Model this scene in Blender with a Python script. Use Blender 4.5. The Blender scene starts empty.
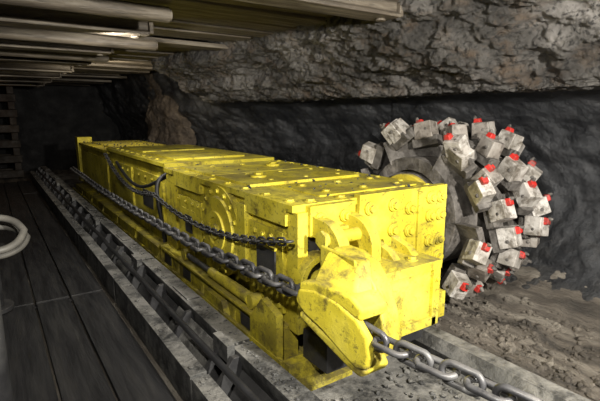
import bpy, bmesh, math, random
from mathutils import Vector, Matrix, noise
random.seed(7)
S=bpy.context.scene
S.view_settings.view_transform='Standard'
# ---------------------------------------------------------------- materials
def mat(name, cols, scale=4, rough=(.5,.8), metal=0, bump=.3, bscale=30, dust=None, dustamt=.5, grime=None, grimeamt=.5, stretch=(1,1,1), bdist=.02, spec=.5, gr=(.5,.68), speck=None, speckamt=.6, sspan=(.56,.66), sscale=16, low=None):
    m=bpy.data.materials.new(name); m.use_nodes=True
    nt=m.node_tree; N=nt.nodes; L=nt.links
    b=N['Principled BSDF']
    tc=N.new('ShaderNodeTexCoord'); mp=N.new('ShaderNodeMapping'); mp.inputs['Scale'].default_value=stretch
    L.new(tc.outputs['Object'],mp.inputs['Vector'])
    def nz(sc,det=8,rg=.6,dist=0):
        n=N.new('ShaderNodeTexNoise'); n.inputs['Scale'].default_value=sc; n.inputs['Detail'].default_value=det
        n.inputs['Roughness'].default_value=rg; n.inputs['Distortion'].default_value=dist
        L.new(mp.outputs['Vector'],n.inputs['Vector']); return n.outputs['Fac']
    n1=nz(scale)
    cr=N.new('ShaderNodeValToRGB'); L.new(n1,cr.inputs['Fac'])
    els=cr.color_ramp.elements
    k=len(cols)
    els[0].position=.34; els[0].color=(*cols[0],1); els[1].position=.66; els[1].color=(*cols[-1],1)
    for i in range(1,k-1):
        e=els.new(.34+.32*i/(k-1)); e.color=(*cols[i],1)
    out=cr.outputs['Color']
    def mix(fac,a,colr):
        mx=N.new('ShaderNodeMix'); mx.data_type='RGBA'
        L.new(fac,mx.inputs[0]); L.new(a,mx.inputs[6]); mx.inputs[7].default_value=(*colr,1)
        return mx.outputs[2]
    def rng(src,a,b_,lo=0,hi=1):
        r=N.new('ShaderNodeMapRange'); r.inputs[1].default_value=a; r.inputs[2].default_value=b_
        r.inputs[3].default_value=lo; r.inputs[4].default_value=hi; L.new(src,r.inputs[0]); return r.outputs[0]
    def mul(a,c):
        mm=N.new('ShaderNodeMath'); mm.operation='MULTIPLY'; L.new(a,mm.inputs[0]); L.new(c,mm.inputs[1]); return mm.outputs[0]
    if grime:
        g=nz(scale*2.3,12,.72,.4)
        out=mix(rng(g,gr[0],gr[1],0,grimeamt),out,grime)
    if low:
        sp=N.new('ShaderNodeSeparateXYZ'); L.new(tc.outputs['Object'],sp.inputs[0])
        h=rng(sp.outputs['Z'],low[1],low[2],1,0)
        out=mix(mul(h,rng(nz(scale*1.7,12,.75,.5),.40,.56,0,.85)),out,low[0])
    if speck:
        g=nz(scale*sscale,6,.7,.2)
        out=mix(rng(g,sspan[0],sspan[1],0,speckamt),out,speck)
    if dust:
        ge=N.new('ShaderNodeNewGeometry'); sx=N.new('ShaderNodeSeparateXYZ'); L.new(ge.outputs['Normal'],sx.inputs[0])
        up=rng(sx.outputs['Z'],.3,.9)
        out=mix(mul(up,rng(nz(scale*1.4,12,.75,.2),.42,.58,0,dustamt)),out,dust)
    L.new(out,b.inputs['Base Color'])
    L.new(rng(nz(scale*3),.3,.7,rough[0],rough[1]),b.inputs['Roughness'])
    b.inputs['Metallic'].default_value=metal
    b.inputs['Specular IOR Level'].default_value=spec
    if bump:
        bp=N.new('ShaderNodeBump'); bp.inputs['Strength'].default_value=bump; bp.inputs['Distance'].default_value=bdist
        L.new(nz(bscale,12,.7),bp.inputs['Height']); L.new(bp.outputs['Normal'],b.inputs['Normal'])
    return m
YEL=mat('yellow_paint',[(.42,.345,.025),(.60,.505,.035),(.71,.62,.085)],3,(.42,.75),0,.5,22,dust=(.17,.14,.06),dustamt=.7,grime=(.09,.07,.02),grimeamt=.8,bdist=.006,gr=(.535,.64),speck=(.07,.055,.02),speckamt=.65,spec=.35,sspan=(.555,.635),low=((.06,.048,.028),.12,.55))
YELD=mat('yellow_paint_dusty',[(.35,.28,.03),(.5,.4,.03),(.6,.5,.04)],4,(.5,.8),0,.4,22,dust=(.2,.17,.1),dustamt=.8,grime=(.1,.08,.04),grimeamt=.9,bdist=.006)
STEEL=mat('chain_steel',[(.05,.05,.055),(.10,.10,.105),(.18,.18,.18)],8,(.35,.6),.4,.3,60,dust=(.2,.19,.18),dustamt=.6,bdist=.004)
DSTEEL=mat('dusty_steel',[(.045,.045,.045),(.11,.11,.105),(.21,.205,.19)],3.5,(.45,.8),.1,.9,26,dust=(.32,.31,.285),dustamt=.8,grime=(.02,.02,.02),grimeamt=.85,bdist=.012,speck=(.03,.03,.03),speckamt=.8,gr=(.47,.58))
DARK=mat('dark_steel_and_recess_shade',[(.02,.02,.022),(.04,.04,.042),(.065,.065,.065)],4,(.4,.7),.2,.4,30,dust=(.11,.105,.10),dustamt=.7,bdist=.008)
HOLD=mat('pick_holder_metal',[(.22,.205,.18),(.40,.375,.345),(.55,.53,.5)],6,(.5,.75),.0,.6,40,grime=(.09,.075,.055),grimeamt=.85,bdist=.008,gr=(.46,.6),speck=(.10,.085,.07),speckamt=.65)
DRUMM=mat('drum_steel',[(.05,.045,.04),(.13,.12,.11),(.24,.22,.2)],5,(.5,.8),.1,.9,25,grime=(.035,.03,.025),grimeamt=.85,bdist=.012,gr=(.46,.6))
RED=mat('red_paint',[(.28,.015,.01),(.6,.025,.018)],9,(.45,.7),0,.2,40,grime=(.10,.05,.04),grimeamt=.8,bdist=.004,gr=(.5,.6))
COAL=mat('coal',[(.012,.013,.016),(.032,.034,.038),(.068,.071,.077)],2.2,(.25,.55),0,1,22,dust=(.07,.068,.064),dustamt=.7,grime=(.10,.10,.105),grimeamt=.5,bdist=.026,speck=(.008,.008,.01),speckamt=.7)
COALSHADE=mat('shaded_coal',[(.006,.006,.007),(.012,.012,.013),(.02,.02,.02)],2.2,(.6,.9),0,1,18,bdist=.02)  # near-black copy of the coal; darkness of the far end is in the colour
ROCK=mat('roof_rock',[(.04,.037,.034),(.115,.108,.10),(.27,.255,.24)],2.4,(.35,.75),0,1,24,grime=(.15,.085,.035),grimeamt=.5,bdist=.06,speck=(.018,.017,.016),speckamt=.95,spec=.6,sspan=(.53,.62),sscale=12)
BROWNR=mat('brown_rock',[(.04,.032,.026),(.09,.07,.053),(.17,.135,.10)],3.5,(.5,.85),0,1,18,grime=(.03,.026,.023),grimeamt=.7,bdist=.05,speck=(.03,.026,.023),speckamt=.8)
DIRT=mat('coal_dirt',[(.065,.058,.05),(.19,.165,.135),(.38,.345,.29)],3,(.5,.9),0,1,34,grime=(.045,.04,.036),grimeamt=.75,bdist=.025,speck=(.045,.042,.037),speckamt=.8,stretch=(2.4,.45,1))
WOODB=mat('walkway_wood',[(.010,.010,.011),(.021,.021,.022),(.037,.036,.035)],3,(.4,.7),0,.6,12,stretch=(6,.6,3),bdist=.01,speck=(.09,.085,.08),speckamt=.5,sspan=(.62,.7))
WOODR=mat('roof_wood',[(.055,.044,.033),(.115,.095,.07),(.21,.183,.142)],3,(.35,.75),0,.7,10,stretch=(.6,5,5),grime=(.02,.017,.013),grimeamt=.8,bdist=.012)
RUBBER=mat('hose_rubber',[(.012,.012,.013),(.03,.03,.032)],6,(.4,.6),0,.2,40,bdist=.003)
GREYP=mat('grey_pipe',[(.07,.067,.06),(.16,.15,.13)],6,(.5,.7),0,.2,40,bdist=.003)

def link(o,parent=None):
    S.collection.objects.link(o)
    if parent: o.parent=parent
    return o
def empty(name):
    e=bpy.data.objects.new(name,None); return link(e)
class MB:
    def __init__(s): s.bm=bmesh.new()
    def _m(s,vs,mi):
        for f in {f for v in vs for f in v.link_faces}: f.material_index=mi
    def box(s,lo,hi,mi=0,rot=None):
        lo=Vector(lo);hi=Vector(hi);c=(lo+hi)/2;d=hi-lo
        M=Matrix.Translation(c)@(rot.to_4x4() if rot else Matrix())@Matrix.Diagonal((*d,1))
        r=bmesh.ops.create_cube(s.bm,size=1,matrix=M); s._m(r['verts'],mi); return r['verts']
    def boxm(s,M,d,mi=0,taper=1):
        r=bmesh.ops.create_cube(s.bm,size=1)
        for v in r['verts']:
            t=taper if v.co.z>0 else 1
            v.co=M@Vector((v.co.x*d[0]*t,v.co.y*d[1]*t,v.co.z*d[2]))
        s._m(r['verts'],mi)
    def cyl(s,p0,p1,r,r2=None,seg=24,mi=0):
        p0=Vector(p0);p1=Vector(p1);d=p1-p0
        q=d.to_track_quat('Z','Y').to_matrix().to_4x4()
        M=Matrix.Translation((p0+p1)/2)@q
        k=bmesh.ops.create_cone(s.bm,cap_ends=True,segments=seg,radius1=r,radius2=r if r2 is None else r2,depth=d.length,matrix=M)
        s._m(k['verts'],mi)
    def prism(s,pts,axis,a,b,mi=0):
        def P(p,t):
            if axis=='x': return (t,p[0],p[1])
            if axis=='y': return (p[0],t,p[1])
            return (p[0],p[1],t)
        s.loft([P(p,a) for p in pts],[P(p,b) for p in pts],mi)
    def loft(s,A,B,mi=0):
        A=[s.bm.verts.new(p) for p in A];B=[s.bm.verts.new(p) for p in B];n=len(A)
        fs=[s.bm.faces.new(A),s.bm.faces.new(B[::-1])]
        for i in range(n): fs.append(s.bm.faces.new([A[i],B[i],B[(i+1)%n],A[(i+1)%n]]))
        for f in fs: f.material_index=mi
    def ring(s,c,axis,ro,ri,a,b,seg=36,mi=0):
        n=seg; V=[]
        for i in range(n):
            t=2*math.pi*i/seg; co,si=math.cos(t),math.sin(t)
            row=[]
            for r,h in((ro,a),(ro,b),(ri,b),(ri,a)):
                if axis=='x': p=(h,c[0]+r*co,c[1]+r*si)
                elif axis=='y': p=(c[0]+r*co,h,c[1]+r*si)
                else: p=(c[0]+r*co,c[1]+r*si,h)
                row.append(s.bm.verts.new(p))
            V.append(row)
        for i in range(n):
            A=V[i];B=V[(i+1)%n]
            for k in range(4):
                f=s.bm.faces.new([A[k],A[(k+1)%4],B[(k+1)%4],B[k]]); f.material_index=mi
    def bolt(s,p,axis,r=.018,h=.014,mi=0,sign=-1):
        p=Vector(p); d=Vector({'x':(1,0,0),'y':(0,1,0),'z':(0,0,1)}[axis])*sign
        s.cyl(p,p+d*h*.3,r*1.35,mi=mi,seg=16); s.cyl(p+d*h*.3,p+d*h,r,r*.92,seg=6,mi=mi)
    def done(s,name,mats,parent=None,bevel=.006,smooth=True):
        bmesh.ops.recalc_face_normals(s.bm,faces=s.bm.faces)
        me=bpy.data.meshes.new(name); s.bm.to_mesh(me); s.bm.free()
        for m in mats: me.materials.append(m)
        o=link(bpy.data.objects.new(name,me),parent)
        for p in me.polygons: p.use_smooth=True
        if bevel:
            b=o.modifiers.new('bevel','BEVEL'); b.width=bevel; b.segments=2; b.limit_method='ANGLE'; b.angle_limit=.6
            b.harden_normals=True
        else: me.set_sharp_from_angle(angle=.6)
        return o
def curve(name,pts,r,m,parent=None,cyclic=False):
    c=bpy.data.curves.new(name,'CURVE'); c.dimensions='3D'; c.bevel_depth=r; c.bevel_resolution=4; c.resolution_u=10
    sp=c.splines.new('NURBS'); sp.points.add(len(pts)-1)
    for i,p in enumerate(pts): sp.points[i].co=(*p,1)
    sp.use_endpoint_u=True; sp.order_u=4; sp.use_cyclic_u=cyclic
    c.materials.append(m); c.use_fill_caps=True
    return link(bpy.data.objects.new(name,c),parent)
def grid(name,nu,nv,fn,m):
    vs=[fn(i/(nu-1),j/(nv-1)) for i in range(nu) for j in range(nv)]
    fs=[(i*nv+j,i*nv+j+1,(i+1)*nv+j+1,(i+1)*nv+j) for i in range(nu-1) for j in range(nv-1)]
    me=bpy.data.meshes.new(name); me.from_pydata([tuple(v) for v in vs],[],fs); me.materials.append(m)
    for p in me.polygons:p.use_smooth=True
    return link(bpy.data.objects.new(name,me))
def fbm(p,o=5): return noise.fractal(p,.9,2.1,o)
def vor(p):
    d,_=noise.voronoi(p); return d[1]-d[0]
def clamp(x): return max(0,min(1,x))
def interp(tab,t):
    n=len(tab)-1; k=min(int(t*n),n-1); f=t*n-k; a=tab[k];b=tab[k+1]
    return tuple(a[i]+(b[i]-a[i])*f for i in range(len(a)))
# ---------------------------------------------------------------- floor
def floorz(x,y):
    p=Vector((x*1.2,y*1.2,0))
    z=-.03+.02*fbm(p*2)
    if x>1.9: z+= min(1,(x-1.9)/.3)*(.04+.03*fbm(p*3.1)+.02*noise.noise(p*14)+.010*noise.noise(p*40))
    if x>2.6: z+=(x-2.6)**2*.55
    z=min(z,.3)
    if x<.7: z=min(z,-.035)
    elif x<1.9: z=min(z,-.005)
    return z
def floorf(u,v):
    y=-2+15*(u**1.4); x=-1.6+4.9*v
    return Vector((x,y,floorz(x,y)))
grid('floor',300,230,floorf,DIRT)
mb=MB()
edges=[-.75,-.52,-.29,-.05,.15,.37,.60]
for i in range(len(edges)-1):
    y=-1.7
    while y<10:
        L=2.6
        off=random.uniform(-.004,.004)
        mb.box((edges[i]+.007,y+.007,-.02),(edges[i+1]-.007,min(y+L,10.4)-.007,.010+off))
        y+=L
for yy in (0.9,3.52,6.12,8.7): mb.box((-.72,yy-.03,-.03),(.58,yy+.03,-.015))
mb.done('plank_walkway',[WOODB],bevel=.004)
# ---------------------------------------------------------------- coal face wall
prof=[(2.62,1.54),(2.85,1.46),(3.08,1.38),(3.26,1.18),(3.36,.95),(3.38,.7),(3.34,.45),(3.22,.22),(3.02,.04),(2.9,-.1)]
def wallf(u,v):
    y=-1.6+14.4*(u**1.5)
    x,z=interp(prof,v)
    far=clamp((y-3.6)/2.5)
    x-=far*.45
    x-= .12*clamp((y-6)/3)
    up=clamp((y-5.7)/.6)
    z+=up*.55*clamp(1-v*4); x+=up*.3*clamp(1-v*4)
    p=Vector((x*.9,y*.9,z*1.3))
    d=.09*fbm(p*1.6)+.07*far*vor(p*3.2)+.03*fbm(p*8)*(.45+.55*far)
    # shallow arcs left by the cutting drum, broken up by chipping
    r=math.hypot(y-2.2,z-.6)+.10*noise.noise(p*1.5)
    k=(r*6)%1.0
    amp=.024*clamp(.65+1.1*noise.noise(p*1.9+Vector((7,3,1))))
    d+=amp*(k if k<.85 else (1-k)/.15*.85)*(1-far)
    return Vector((x-d,y,z+.3*d))
grid('wall_right',640,170,wallf,COAL)
rp=[(1.95,2.04),(2.08,1.92),(2.2,1.82),(2.36,1.72),(2.5,1.60),(2.6,1.50),(2.64,1.45),(2.75,1.44),(3.0,1.45),(3.3,1.50)]
def rockf(u,v):
    y=-1.6+8.6*u
    x,z=interp(rp,v)
    far=clamp((y-3.6)/2.5)
    x-=far*.3
    up=clamp((y-5.7)/.9)
    body=math.sin(min(1,v*1.5)*math.pi)**.6 if v<.66 else 0
    x+=up*.35; z+=up*(2.1-z)*.9
    p=Vector((x*1.1,y,z*1.6))
    d=.14*fbm(p*1.2)*body+.08*vor(p*2.2)*body+.05*vor(p*5.5+Vector((3,1,2)))*body+.028*vor(p*12)*body+.03*fbm(p*9)+.014*noise.noise(p*35)
    lz=z+.05*noise.noise(Vector((y*.8,0,3)))
    d+=.06*max(0,math.sin(lz*24))*body
    return Vector((x-d*.8,y,z-d*.45+.02*noise.noise(Vector((y*.9,5,0)))))
grid('rock_overhang',680,200,rockf,ROCK)
def pf(u,v):
    y=7.2+1.9*u; z=-.05+2.08*v
    p=Vector((0,y,z))
    b=math.sin(u*math.pi)**.5
    return Vector((2.85-.42*b-.10*fbm(p*2.2)-.09*vor(p*3)-.02*fbm(p*9),y,z))
grid('rock_pillar',120,120,pf,BROWNR)
# ---------------------------------------------------------------- ceiling
def ceilf(u,v):
    y=-2+15*u; x=-1.6+4.6*v
    return Vector((x,y,2.06+.03*fbm(Vector((x*2,y*2,0)))))
grid('ceiling',120,60,ceilf,ROCK)
mb=MB(); y=-1.4
while y<12:
    w=random.uniform(.2,.34)
    z=1.945+random.uniform(-.02,.02)
    mb.box((-1.2,y,z),(random.uniform(1.95,2.2),y+w-random.choice([.01,.02,.08]),z+.04),rot=Matrix.Rotation(random.uniform(-.01,.01),3,'Y'))
    y+=w
mb.done('roof_lagging_boards',[WOODR],bevel=.006)
ys=[2.02,3.4,4.6,5.7,6.9,8.1,9.3,10.5]
for k,yy in enumerate(ys):
    mb=MB(); e=1.0 if k else 2.0
    h=.035
    mb.prism([(yy-.09,1.80+h),(yy+.09,1.80+h),(yy+.09,1.82+h),(yy+.05,1.835+h),(yy+.05,1.885+h),(yy+.09,1.9+h),(yy-.09,1.9+h),(yy-.05,1.885+h),(yy-.05,1.835+h),(yy-.09,1.82+h)],'x',-1.1,e)
    mb.box((e,yy-.075,1.81+h),(e+.03,yy+.075,1.89+h))
    mb.cyl((e-.08,yy,1.785+h),(e-.08,yy,1.8+h),.03)
    mb.done('roof_beam',[WOODR],bevel=.008)
for k,(yy,e) in enumerate([(2.75,.95),(4.0,1.25),(5.15,1.1)]):
    mb=MB(); mb.cyl((-1.1,yy,1.875),(e,yy+.03,1.87),.045,seg=20); mb.cyl((e,yy+.03,1.87),(e+.015,yy+.03,1.87),.036,seg=20)
    mb.done('roof_pole',[WOODR],bevel=.004)
for k,yy in enumerate([1.95,3.5,5.2,7,9]):
    mb=MB(); x=-.1
    mb.cyl((x,yy,.02),(x,yy,.05),.13)
    mb.cyl((x,yy,.05),(x,yy,1.1),.075); mb.cyl((x,yy,1.1),(x,yy,1.16),.088); mb.cyl((x,yy,1.16),(x,yy,1.75),.055,mi=1)
    mb.box((x-.12,yy-.12,1.75),(x+.12,yy+.12,1.80))
    mb.done('hydraulic_prop',[DARK,STEEL],bevel=.004)
def wl(u,v):
    y=-2+15*u; z=-.1+2.2*v; p=Vector((0,y,z))
    return Vector((-1.4+.12*fbm(p*1.5),y,z))
grid('wall_left',120,30,wl,COAL)
def wf(u,v):
    x=-1.6+5*u; z=-.1+2.2*v; p=Vector((x,9,z))
    return Vector((x,12.5+.2*fbm(p*1.5),z))
grid('wall_far',60,30,wf,COALSHADE)
mb=MB()
for i in range(12):
    z=.0+i*.155
    for o in (0,.45):
        if i%2: mb.box((-.05+o,11.1,z),(.07+o,11.8,z+.15))
        else: mb.box((-.12,11.15+o,z),(.55,11.27+o,z+.15))
TIM=mat('old_timber',[(.010,.007,.005),(.022,.016,.011),(.035,.025,.016)],3,(.6,.9),0,.5,12,bdist=.01)
mb.done('timber_crib',[TIM],bevel=.01)
H=empty('hydraulic_hose_coil')
def loop(c,rx,rz,tilt,r,n=12):
    return [(c[0]+rx*math.cos(2*math.pi*i/n),c[1]+tilt*math.sin(2*math.pi*i/n),c[2]+rz*math.sin(2*math.pi*i/n)) for i in range(n)]
curve('loop_1',loop((-.02,2.1,.84),.10,.05,.09,0),.014,GREYP,H,True)
curve('loop_2',loop((-.02,2.15,.80),.11,.04,.1,0),.014,GREYP,H,True)
# ---------------------------------------------------------------- conveyor
C=empty('armoured_face_conveyor')
mb=MB()
y=-1.2
while y<10.5:
    L=1.48
    mb.box((.96,y,.0),(1.86,y+L,.05),0)
    mb.prism([(1.80,.05),(1.86,.05),(1.83,.11),(1.88,.18),(1.80,.18),(1.77,.12)],'y',y,y+L,0)
    mb.prism([(1.88,.0),(2.14,.0),(1.9,.10),(1.88,.10)],'y',y+.005,y+L-.005,0)
    dz=random.uniform(-.006,.006)
    mb.prism([(.84,.0),(.95,.0),(.95,.06),(.92,.12),(.93,.21),(.93,.25+dz),(.83,.25+dz),(.83,.22),(.87,.12),(.84,.06)],'y',y,y+L,0)
    mb.prism([(.715,.05),(.74,.03),(.828,.185),(.818,.205)],'y',y+.12,y+L*.45,0)
    mb.prism([(.735,.03),(.76,.02),(.838,.165),(.828,.185)],'y',y+L*.5,y+L-.1,1)
    mb.prism([(.63,-.02),(.68,-.02),(.68,.13),(.71,.13),(.71,.155+dz),(.63,.155+dz)],'y',y,y+L,0)
    for q in (.06,.5,.98,1.42):
        mb.prism([(.68,.0),(.84,.0),(.84,.235),(.80,.235),(.70,.10),(.68,.10)],'y',y+q-.014,y+q+.014,1)
        mb.bolt((.66,y+q,.155),'z',.014,.012,0,1)
    mb.box((.79,y-.05,.19),(.828,y+.11,.275),0)
    mb.box((.845,y+.6,.25),(.92,y+.85,.262),0)
    y+=L+.02
mb.done('pan_line',[DSTEEL,DARK],C,bevel=.006)
pts=[(.745+.014*noise.noise(Vector((i*.7,0,0))),-1+i*.33,.215+.02*noise.noise(Vector((i*.9,0,4)))) for i in range(36)]
curve('cable',pts,.016,RUBBER,C)
# ---------------------------------------------------------------- shearer
M=empty('coal_shearer')
mb=MB()
mb.box((1.10,1.66,.28),(2.07,3.40,.88))
mb.box((1.07,1.64,.872),(2.09,3.42,.905))
mb.box((1.085,1.62,.30),(1.14,1.70,.872))
mb.box((1.16,2.2,.905),(1.95,2.68,.922)); mb.box((1.16,2.72,.905),(1.95,3.3,.918))
mb.box((1.30,1.75,.905),(1.98,2.12,.913))
mb.box((1.075,3.2,.3),(1.12,3.38,.87))
mb.box((1.07,1.7,.80),(1.12,2.1,.875)); mb.box((1.07,2.72,.80),(1.12,3.2,.875))
mb.box((1.085,2.74,.38),(1.115,3.18,.74))
mb.box((1.08,1.74,.36),(1.11,2.08,.76))
mb.box((1.06,2.08,.42),(1.12,2.17,.84))
mb.cyl((1.06,2.41,.63),(1.12,2.41,.63),.265,seg=48)
mb.cyl((1.045,2.41,.63),(1.065,2.41,.63),.20,.21,seg=48)
mb.ring((2.41,.63),'x',.12,.085,1.03,1.05,seg=32)
mb.cyl((1.025,2.41,.63),(1.05,2.41,.63),.045,seg=20)
for i in range(16):
    t=i*math.pi/8; mb.bolt((1.06,2.41+.236*math.cos(t),.63+.236*math.sin(t)),'x',.013,.014)
mb.box((1.03,1.70,.15),(1.14,3.4,.30))
mb.box((1.0,1.62,.12),(1.6,7.7,.15))
mb.prism([(.99,.11),(1.01,.11),(1.01,.20),(.99,.20)],'y',1.62,7.7)
mb.box((1.0,1.70,.30),(1.10,3.4,.315))
for q in (1.75,2.15,2.6,3.05,3.5,4.2,4.9,5.6,6.3,7.0):
    mb.prism([(1.0,.15),(1.04,.15),(1.04,.29)],'y',q,q+.025)
mb.box((1.0,1.56,.08),(1.4,1.62,.2)); mb.box((1.02,1.48,.10),(1.3,1.58,.125))
mb.prism([(1.66,.13),(1.66,.40),(1.80,.44),(1.92,.30),(1.92,.13)],'x',.995,1.03)
mb.prism([(2.2,.13),(2.26,.26),(2.5,.26),(2.56,.13)],'x',.995,1.03)
mb.cyl((1.045,2.0,.355),(1.045,2.5,.355),.032,seg=20); mb.cyl((1.045,2.5,.355),(1.045,2.9,.355),.018,seg=16,mi=1)
mb.cyl((1.02,2.93,.355),(1.09,2.93,.355),.04,seg=20); mb.cyl((1.02,1.97,.355),(1.09,1.97,.355),.04,seg=20)
mb.box((1.072,1.80,.50),(1.10,1.98,.66),1)  # dark box, its colour stands in for the shade of an opening
mb.box((1.066,1.79,.66),(1.10,1.99,.675)); mb.box((1.066,1.79,.485),(1.10,1.99,.5)) 
mb.box((1.083,2.84,.46),(1.10,3.08,.66),0); mb.box((1.077,2.9,.5),(1.09,3.02,.62),1)
for q in (1.95,2.38,2.83,3.22): mb.box((1.026,q,.19),(1.035,q+.14,.26),1)  # skid slots drawn as dark boxes, shade put into the colour
for yy in (1.76,1.84,1.92,2.0): mb.bolt((1.08,yy,.72),'x',.014,.014); mb.bolt((1.08,yy,.40),'x',.014,.014)
for yy in (2.78,2.88,3.0,3.14):
    for z in (.41,.71): mb.bolt((1.085,yy,z),'x',.012,.014)
for i in range(8): mb.bolt((1.12,1.74+i*.22,.905),'z',.02,.010,0,1)
for i in range(9): mb.bolt((2.03,1.72+i*.2,.905),'z',.018,.010,0,1)
for i in range(5): mb.bolt((1.2+i*.18,1.69,.905),'z',.022,.012,0,1)
for xx in (1.4,1.65,1.9):
    mb.bolt((xx,1.83,.913),'z',.02,.01,0,1); mb.bolt((xx,2.05,.913),'z',.02,.01,0,1)
    for yy in (2.3,2.6,3.15): mb.bolt((xx-.05,yy,.918),'z',.016,.01,0,1)
for (x,yy) in ((1.35,2.45),(1.75,2.95)):
    mb.cyl((x,yy,.918),(x,yy,.935),.05,seg=24); mb.cyl((x,yy,.935),(x,yy,.95),.028,seg=6)
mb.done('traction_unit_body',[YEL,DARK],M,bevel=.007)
mb=MB()
mb.box((1.13,3.50,.20),(2.06,5.55,.90)); mb.box((1.10,3.48,.895),(2.08,5.55,.925))
mb.box((1.14,5.60,.20),(2.0,7.7,.86)); mb.box((1.11,5.59,.85),(2.02,7.7,.885))
mb.box((1.11,3.6,.35),(1.14,4.4,.8)); mb.box((1.11,4.55,.35),(1.14,5.4,.8)); mb.box((1.12,5.7,.35),(1.15,7.4,.78))
mb.box((1.10,7.55,.3),(1.3,7.75,.96))
mb.box((1.25,3.7,.925),(1.9,4.5,.94)); mb.box((1.25,4.62,.925),(1.9,5.4,.94)); mb.box((1.25,5.75,.885),(1.9,7.3,.9))
mb.box((1.105,3.75,.45),(1.12,4.25,.7),0); mb.box((1.10,3.85,.5),(1.115,4.15,.65),1)
for yy in [3.66+i*.2 for i in range(9)]:
    mb.bolt((1.11,yy,.76),'x',.013,.014); mb.bolt((1.11,yy,.39),'x',.013,.014); mb.bolt((1.16,yy,.925),'z',.018,.01,0,1)
mb.box((1.03,3.47,.15),(1.14,7.6,.26)); mb.box((1.3,3.4,.3),(1.9,3.52,.8))
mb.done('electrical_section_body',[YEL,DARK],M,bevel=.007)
# ---- near end attachments
mb=MB()
mb.prism([(1.44,.92),(2.08,.92),(2.08,.46),(1.92,.42),(1.62,.42),(1.44,.60)],'y',1.615,1.66)
mb.box((1.14,1.60,.76),(1.40,1.66,.90))
mb.box((1.62,1.585,.26),(1.98,1.66,.42))
mb.box((1.84,1.60,.46),(1.87,1.66,.90))
mb.box((1.15,1.652,.32),(1.60,1.664,.75),1)  # dark sheet paints the shaded pocket between the lugs
for (x,z) in [(1.50,.85),(1.66,.85),(1.78,.82),(1.94,.86),(2.02,.86),(1.94,.76),(2.02,.76),(1.66,.72),(1.78,.70),(1.72,.56),(1.94,.62),(2.02,.62),(1.94,.50),(2.02,.52)]:
    mb.cyl((x,1.60,z),(x,1.62,z),.034,seg=20); mb.bolt((x,1.60,z),'y',.022,.022)
for (x,z) in [(1.19,.84),(1.33,.84)]:
    mb.cyl((x,1.585,z),(x,1.60,z),.03,seg=20); mb.bolt((x,1.585,z),'y',.02,.022)
for (x,z) in [(1.68,.34),(1.9,.34)]: mb.bolt((x,1.585,z),'y',.02,.02)
mb.ring((1.19,.56),'y',.12,.09,1.57,1.66,seg=36)
mb.cyl((1.19,1.62,.56),(1.19,1.66,.56),.09,seg=24,mi=1)
mb.cyl((1.19,1.59,.56),(1.19,1.66,.56),.035,seg=24)
mb.ring((1.20,.34),'y',.07,.045,1.6,1.66,seg=24)
# two curved lifting arms with a cross pin and a hydraulic jack between them
def arm(x0,x1):
    pts=[(1.66,.86)]
    for i in range(8):
        t=math.pi/2+math.pi/2*i/7
        pts.append((1.54+.14*math.cos(t),.72+.13*math.sin(t)))
    pts+=[(1.40,.56),(1.41,.48),(1.47,.46),(1.48,.62)]
    for i in range(6):
        t=math.pi-math.pi/2*i/5
        pts.append((1.545+.06*math.cos(t),.70+.06*math.sin(t)))
    pts.append((1.66,.765))
    mb.prism(pts,'x',x0,x1)
arm(1.15,1.205); arm(1.325,1.38)
mb.cyl((1.125,1.50,.775),(1.41,1.50,.775),.03,seg=24); mb.cyl((1.12,1.50,.775),(1.135,1.50,.775),.042,seg=6)
mb.cyl((1.265,1.60,.70),(1.265,1.47,.50),.045,seg=24); mb.cyl((1.265,1.47,.50),(1.265,1.42,.42),.024,seg=20,mi=2)
mb.prism([(1.24,.80),(1.34,.80),(1.44,.70),(1.44,.64),(1.30,.64)],'y',1.56,1.61)
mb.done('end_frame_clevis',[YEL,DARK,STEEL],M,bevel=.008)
mb=MB()
mb.box((1.27,1.28,.36),(1.60,1.50,.63)); mb.box((1.25,1.26,.625),(1.62,1.50,.665))
mb.box((1.255,1.262,.36),(1.30,1.28,.63)); mb.box((1.57,1.262,.36),(1.615,1.28,.63)); mb.box((1.27,1.262,.36),(1.6,1.28,.40))
mb.prism([(1.50,.665),(1.36,.665),(1.40,.70),(1.50,.73)],'x',1.42,1.46); mb.prism([(1.50,.665),(1.36,.665),(1.40,.70),(1.50,.73)],'x',1.54,1.58)
mb.box((1.60,1.34,.33),(1.76,1.60,.46)); mb.box((1.10,1.42,.20),(1.7,1.60,.34),1)
mb.bolt((1.50,1.33,.665),'z',.02,.016,0,1)
for z in (.45,.58): 
    mb.bolt((1.285,1.262,z),'y',.012,.012); mb.bolt((1.592,1.262,z),'y',.012,.012)
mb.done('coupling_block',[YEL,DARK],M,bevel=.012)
mb=MB()
cheek=[(1.36,.655),(1.375,.60),(1.33,.56),(1.24,.52),(1.16,.47),(1.09,.43),(1.05,.44),(1.035,.49),(1.045,.56),(1.09,.615),(1.18,.655),(1.28,.67)]
def cx_(y): return .905+(1.37-y)*.22
mb.loft([(cx_(y),y,z) for y,z in cheek],[(cx_(y)+.035,y,z) for y,z in cheek])
hoof=[(1.38,.42),(1.18,.395),(1.09,.42),(1.05,.50),(1.075,.60),(1.12,.70),(1.18,.765),(1.26,.79),(1.36,.79),(1.40,.70)]
mb.loft([(1.075,)+p for p in hoof],[(1.19,p[0]+.03,p[1]*.98) for p in hoof])
floorp=[(1.36,.535),(1.26,.485),(1.14,.425),(1.075,.40),(1.05,.43),(1.08,.465),(1.24,.515),(1.36,.565)]
mb.loft([(cx_(y)+.005,y,z) for y,z in floorp],[(1.10,y,z) for y,z in floorp])
roofp=[(1.08,.605),(1.16,.635),(1.36,.645),(1.36,.68),(1.28,.70),(1.12,.69),(1.07,.65)]
mb.loft([(cx_(y)+.005,y,z) for y,z in roofp],[(1.10,y,z) for y,z in roofp])
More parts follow.
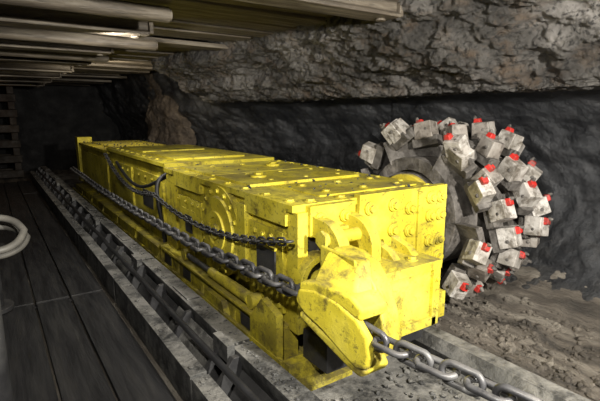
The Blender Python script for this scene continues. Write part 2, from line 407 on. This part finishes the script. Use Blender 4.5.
mb.loft([(.94,1.32,.675),(1.05,1.34,.675),(1.10,1.34,.79),(1.03,1.34,.785)],[(.985,1.12,.675),(1.08,1.12,.675),(1.12,1.18,.78),(1.05,1.18,.77)])
mb.loft([(1.04,1.18,.79),(1.04,1.40,.80),(1.04,1.40,.70),(1.04,1.18,.70)],[(1.27,1.29,.665),(1.27,1.48,.665),(1.27,1.48,.60),(1.27,1.29,.60)])
mb.loft([(1.17,1.14,.42),(1.17,1.38,.42),(1.17,1.38,.70),(1.17,1.18,.70)],[(1.27,1.30,.40),(1.27,1.48,.40),(1.27,1.48,.63),(1.27,1.30,.63)])
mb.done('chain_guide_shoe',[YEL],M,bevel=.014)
# ---------------------------------------------------------------- cutting drum
D=empty('cutting_drum')
cy,cz=1.95,.69
x0,x1=2.17,2.78
mb=MB()
mb.ring((cy,cz),'x',.35,.27,x0-.02,x1-.02,seg=64)
mb.cyl((x0+.03,cy,cz),(x0+.06,cy,cz),.28,seg=48)
mb.ring((cy,cz),'x',.25,.2,x0+.0,x0+.05,seg=48)
for i in range(12):
    t=i*math.pi/6; mb.bolt((x0+.03,cy+.16*math.cos(t),cz+.16*math.sin(t)),'x',.016,.016)
mb.cyl((x1-.04,cy,cz),(x1,cy,cz),.47,seg=64)
starts=6; seg=28; wrap=math.radians(110)
for s_ in range(starts):
    rows=[]
    for i in range(seg+1):
        f=i/seg; t=s_*2*math.pi/starts+wrap*f; X=x0+.0+(x1-x0-.06)*f
        ro=.49; ri=.33; th=.028
        c,n=math.cos(t),math.sin(t)
        rows.append([mb.bm.verts.new(p) for p in((X-th,cy+ri*c,cz+ri*n),(X-th,cy+ro*c,cz+ro*n),(X+th,cy+ro*c,cz+ro*n),(X+th,cy+ri*c,cz+ri*n))])
    for i in range(seg):
        for k in range(4): mb.bm.faces.new([rows[i][k],rows[i][(k+1)%4],rows[i+1][(k+1)%4],rows[i+1][k]])
    mb.bm.faces.new(rows[0]); mb.bm.faces.new(rows[-1][::-1])
mb.done('barrel_and_vanes',[DRUMM],D,bevel=.005)
mb=MB()
def pick(X,t,tilt=0,rbase=.485):
    rad=Vector((0,math.cos(t),math.sin(t))); tan=Vector((0,-math.sin(t),math.cos(t))); ax=Vector((1,0,0))
    R=Matrix((ax,tan,rad)).transposed().to_4x4()
    lean=Matrix.Rotation(random.uniform(-.3,.3)+tilt,4,'Y')@Matrix.Rotation(random.uniform(.2,.55),4,'X')@Matrix.Rotation(random.uniform(-.5,.5),4,'Z')
    B=Matrix.Translation(Vector((X,cy,cz))+rad*(rbase+.035+random.uniform(-.015,.015)))@R@lean
    mi=3 if random.random()<.28 else 0
    w=random.uniform(.09,.108)
    mb.boxm(B,(w,random.uniform(.112,.13),.105),mi,random.uniform(.84,.95))
    mb.boxm(B@Matrix.Translation((0,.0,-.07)),(.08,.17,.06),1)
    for sx in(-1,1):
        p=B@Vector((sx*.042,.02,.005)); q=B@Vector((sx*.054,.02,.005)); mb.cyl(p,q,.011,seg=12,mi=1)
    mb.boxm(B@Matrix.Translation((0,-.035,.062)),(.044,.048,.032),2 if random.random()<.85 else 1,.75)
    mb.boxm(B@Matrix.Translation((0,-.05,.082)),(.026,.026,.03),1,.5)
for s_ in range(starts):
    n=7
    for i in range(n):
        f=i/(n-1); t=s_*2*math.pi/starts+wrap*f+.25+random.uniform(-.06,.06); X=x0+.0+(x1-x0-.06)*f
        pick(X,t,-.45 if i==0 else 0)
for t in (.15,.75,1.25,2.2,2.75,3.9,4.5,5.4):
    pick(x0-.01,t,-.6,.50)
for i in range(15):
    pick(x1-.02,i*2*math.pi/15+.1,.45,.45)
HOLDB=mat('pick_holder_worn',[(.12,.105,.09),(.25,.225,.2),(.4,.38,.35)],6,(.5,.75),.0,.5,40,grime=(.06,.05,.04),grimeamt=.85,bdist=.006,gr=(.47,.6))
mb.done('pick_holders',[HOLD,DRUMM,RED,HOLDB],D,bevel=.006)
mb=MB(); mb.cyl((2.07,cy,cz),(x0+.02,cy,cz),.19,seg=40); mb.cyl((2.10,cy,cz),(2.14,cy,cz),.25,seg=40)
mb.done('ranging_arm_hub',[YELD],M,bevel=.01)
# ---------------------------------------------------------------- chains
def chain(name,path,pitch,wire,m,width=None,parent=None,tw=0):
    width=width or pitch*.42
    P=[Vector(p) for p in path]; seglen=[(P[i+1]-P[i]).length for i in range(len(P)-1)]; tot=sum(seglen)
    def at(d):
        d=max(0,min(tot,d))
        for i,l in enumerate(seglen):
            if d<=l or i==len(seglen)-1: return P[i].lerp(P[i+1],d/l)
            d-=l
    verts=[];faces=[]; nS=20;nR=8
    n=int(tot/pitch)
    for k in range(n):
        a=at(k*pitch);b=at((k+1)*pitch);c=(a+b)/2;d=(b-a).normalized()
        up=Vector((0,0,1)); sd=d.cross(up).normalized(); up=sd.cross(d)
        ang=math.pi/4*tw+(math.pi/2 if k%2 else 0)+random.uniform(-.12,.12)
        w=sd*math.cos(ang)+up*math.sin(ang); nn=d.cross(w)
        hl=pitch/2+wire/2-width/2+wire*.5; rr=width/2
        base=len(verts)
        pts=[]
        for i in range(nS):
            t=2*math.pi*i/nS; cx=math.cos(t);sn=math.sin(t)
            off=hl if cx>0 else -hl
            pts.append((off+rr*cx,rr*sn,cx,sn))
        for (u,v,cx,sn) in pts:
            for j in range(nR):
                q=2*math.pi*j/nR
                o=wire/2*math.cos(q)
                verts.append(c+d*(u+o*cx)+w*(v+o*sn)+nn*(wire/2*math.sin(q)))
        for i in range(nS):
            for j in range(nR):
                faces.append((base+i*nR+j,base+((i+1)%nS)*nR+j,base+((i+1)%nS)*nR+(j+1)%nR,base+i*nR+(j+1)%nR))
    me=bpy.data.meshes.new(name); me.from_pydata([tuple(v) for v in verts],[],faces); me.materials.append(m)
    for p in me.polygons:p.use_smooth=True
    return link(bpy.data.objects.new(name,me),parent)
path=[(1.15,.30,.535),(1.085,.7,.54),(1.022,1.05,.545),(.975,1.4,.60),(.955,2.5,.535),(.95,3.8,.51),(.95,5.2,.50),(.98,6.4,.50),(1.0,7.6,.50)]
chain('haulage_chain',path,.082,.022,STEEL,.062)
def sag(a,b,s,n=10):
    return [Vector(a).lerp(Vector(b),i/n)+Vector((0,0,-s*4*(i/n)*(1-i/n))) for i in range(n+1)]
chain('safety_chain',sag((1.03,1.60,.76),(1.0,3.45,.70),.10)+sag((1.01,3.5,.70),(1.05,5.4,.88),.14)[1:],.045,.011,DARK,.034)
HS=empty('hydraulic_hose')
curve('hose_1',[(1.3,3.44,.80),(1.2,3.45,.86),(1.06,3.45,.86),(1.0,3.45,.75),(1.04,3.44,.55),(1.06,3.44,.32)],.016,RUBBER,HS)
curve('hose_2',[(1.06,4.9,.82),(1.03,4.4,.7),(1.03,3.9,.66),(1.03,3.6,.76),(1.1,3.44,.83)],.014,RUBBER,HS)
# ---------------------------------------------------------------- rubble
def rocks(name,spots,m):
    bm=bmesh.new()
    for (x,y,z,s) in spots:
        k=bmesh.ops.create_icosphere(bm,subdivisions=1,radius=s)
        R=Matrix.Rotation(random.uniform(0,6),3,Vector((random.random(),random.random(),1)))
        sc=Vector((random.uniform(.7,1.3),random.uniform(.7,1.3),random.uniform(.5,.9)))
        for v in k['verts']:
            c=v.co*(1+random.uniform(-.25,.25)); c=Vector((c.x*sc.x,c.y*sc.y,c.z*sc.z)); v.co=R@c+Vector((x,y,z+s*.4))
    me=bpy.data.meshes.new(name); bm.to_mesh(me); bm.free(); me.materials.append(m)
    return link(bpy.data.objects.new(name,me))
sp=[]
for i in range(3600):
    x=random.uniform(2.16,2.88); y=random.uniform(-.6,5)
    sp.append((x,y,floorz(x,y),random.choice([.004,.006,.008,.010,.014,.02])*random.uniform(.7,1.3)))
rocks('coal_rubble',sp,DIRT)
sp=[(random.uniform(1.12,2.05),random.uniform(1.68,7.4),.908,random.uniform(.004,.012)) for i in range(300)]
rocks('coal_crumbs',sp,COAL)
sp=[(random.uniform(1.0,1.78),random.uniform(.2,1.45),.05,random.uniform(.004,.016)) for i in range(600)]
for i in range(900):
    y=random.uniform(.8,6); k=random.random()
    if k<.4: sp.append((random.uniform(.84,.92),y,.25,random.uniform(.003,.010)))
    elif k<.65: sp.append((random.uniform(.64,.70),y,.155,random.uniform(.003,.008)))
    else: sp.append((random.uniform(.7,.8),y,.0,random.uniform(.01,.04)))
rocks('coal_spillage',sp,DSTEEL)
# ---------------------------------------------------------------- lights
def area(name,loc,tgt,e,size,col=(1,.95,.86)):
    l=bpy.data.lights.new(name,'AREA'); l.energy=e; l.size=size; l.color=col; l.shape='DISK'
    o=link(bpy.data.objects.new(name,l)); o.location=loc
    o.rotation_euler=(Vector(tgt)-Vector(loc)).to_track_quat('-Z','Y').to_euler(); return o
area('lamp_key',(1.15,-.6,1.62),(2.2,2.0,.95),145,.12)
area('lamp_gob_side',(.1,.4,1.68),(1.25,2.4,.55),34,.10)
area('lamp_mid',(.75,3.3,1.78),(1.5,4.6,.4),16,.12)
area('lamp_far',(1.3,6.0,1.78),(2.3,7.6,.9),11,.15,(1,.88,.7))
l=bpy.data.lights.new('lamp_distance','POINT'); l.energy=.8; l.color=(1,.5,.2); l.shadow_soft_size=.05
o=link(bpy.data.objects.new('lamp_distance',l)); o.location=(.2,10.6,1.4)
w=bpy.data.worlds.new('world'); S.world=w; w.use_nodes=True; w.node_tree.nodes['Background'].inputs[0].default_value=(.5,.6,.7,1); w.node_tree.nodes['Background'].inputs[1].default_value=.01
cam=bpy.data.cameras.new('camera'); cam.sensor_width=36; cam.lens=457/600*36; cam.clip_start=.02
o=link(bpy.data.objects.new('camera',cam)); o.location=(0,0,1.3)
o.rotation_euler=(math.radians(90-10.7),0,math.radians(-34.1))
S.camera=o
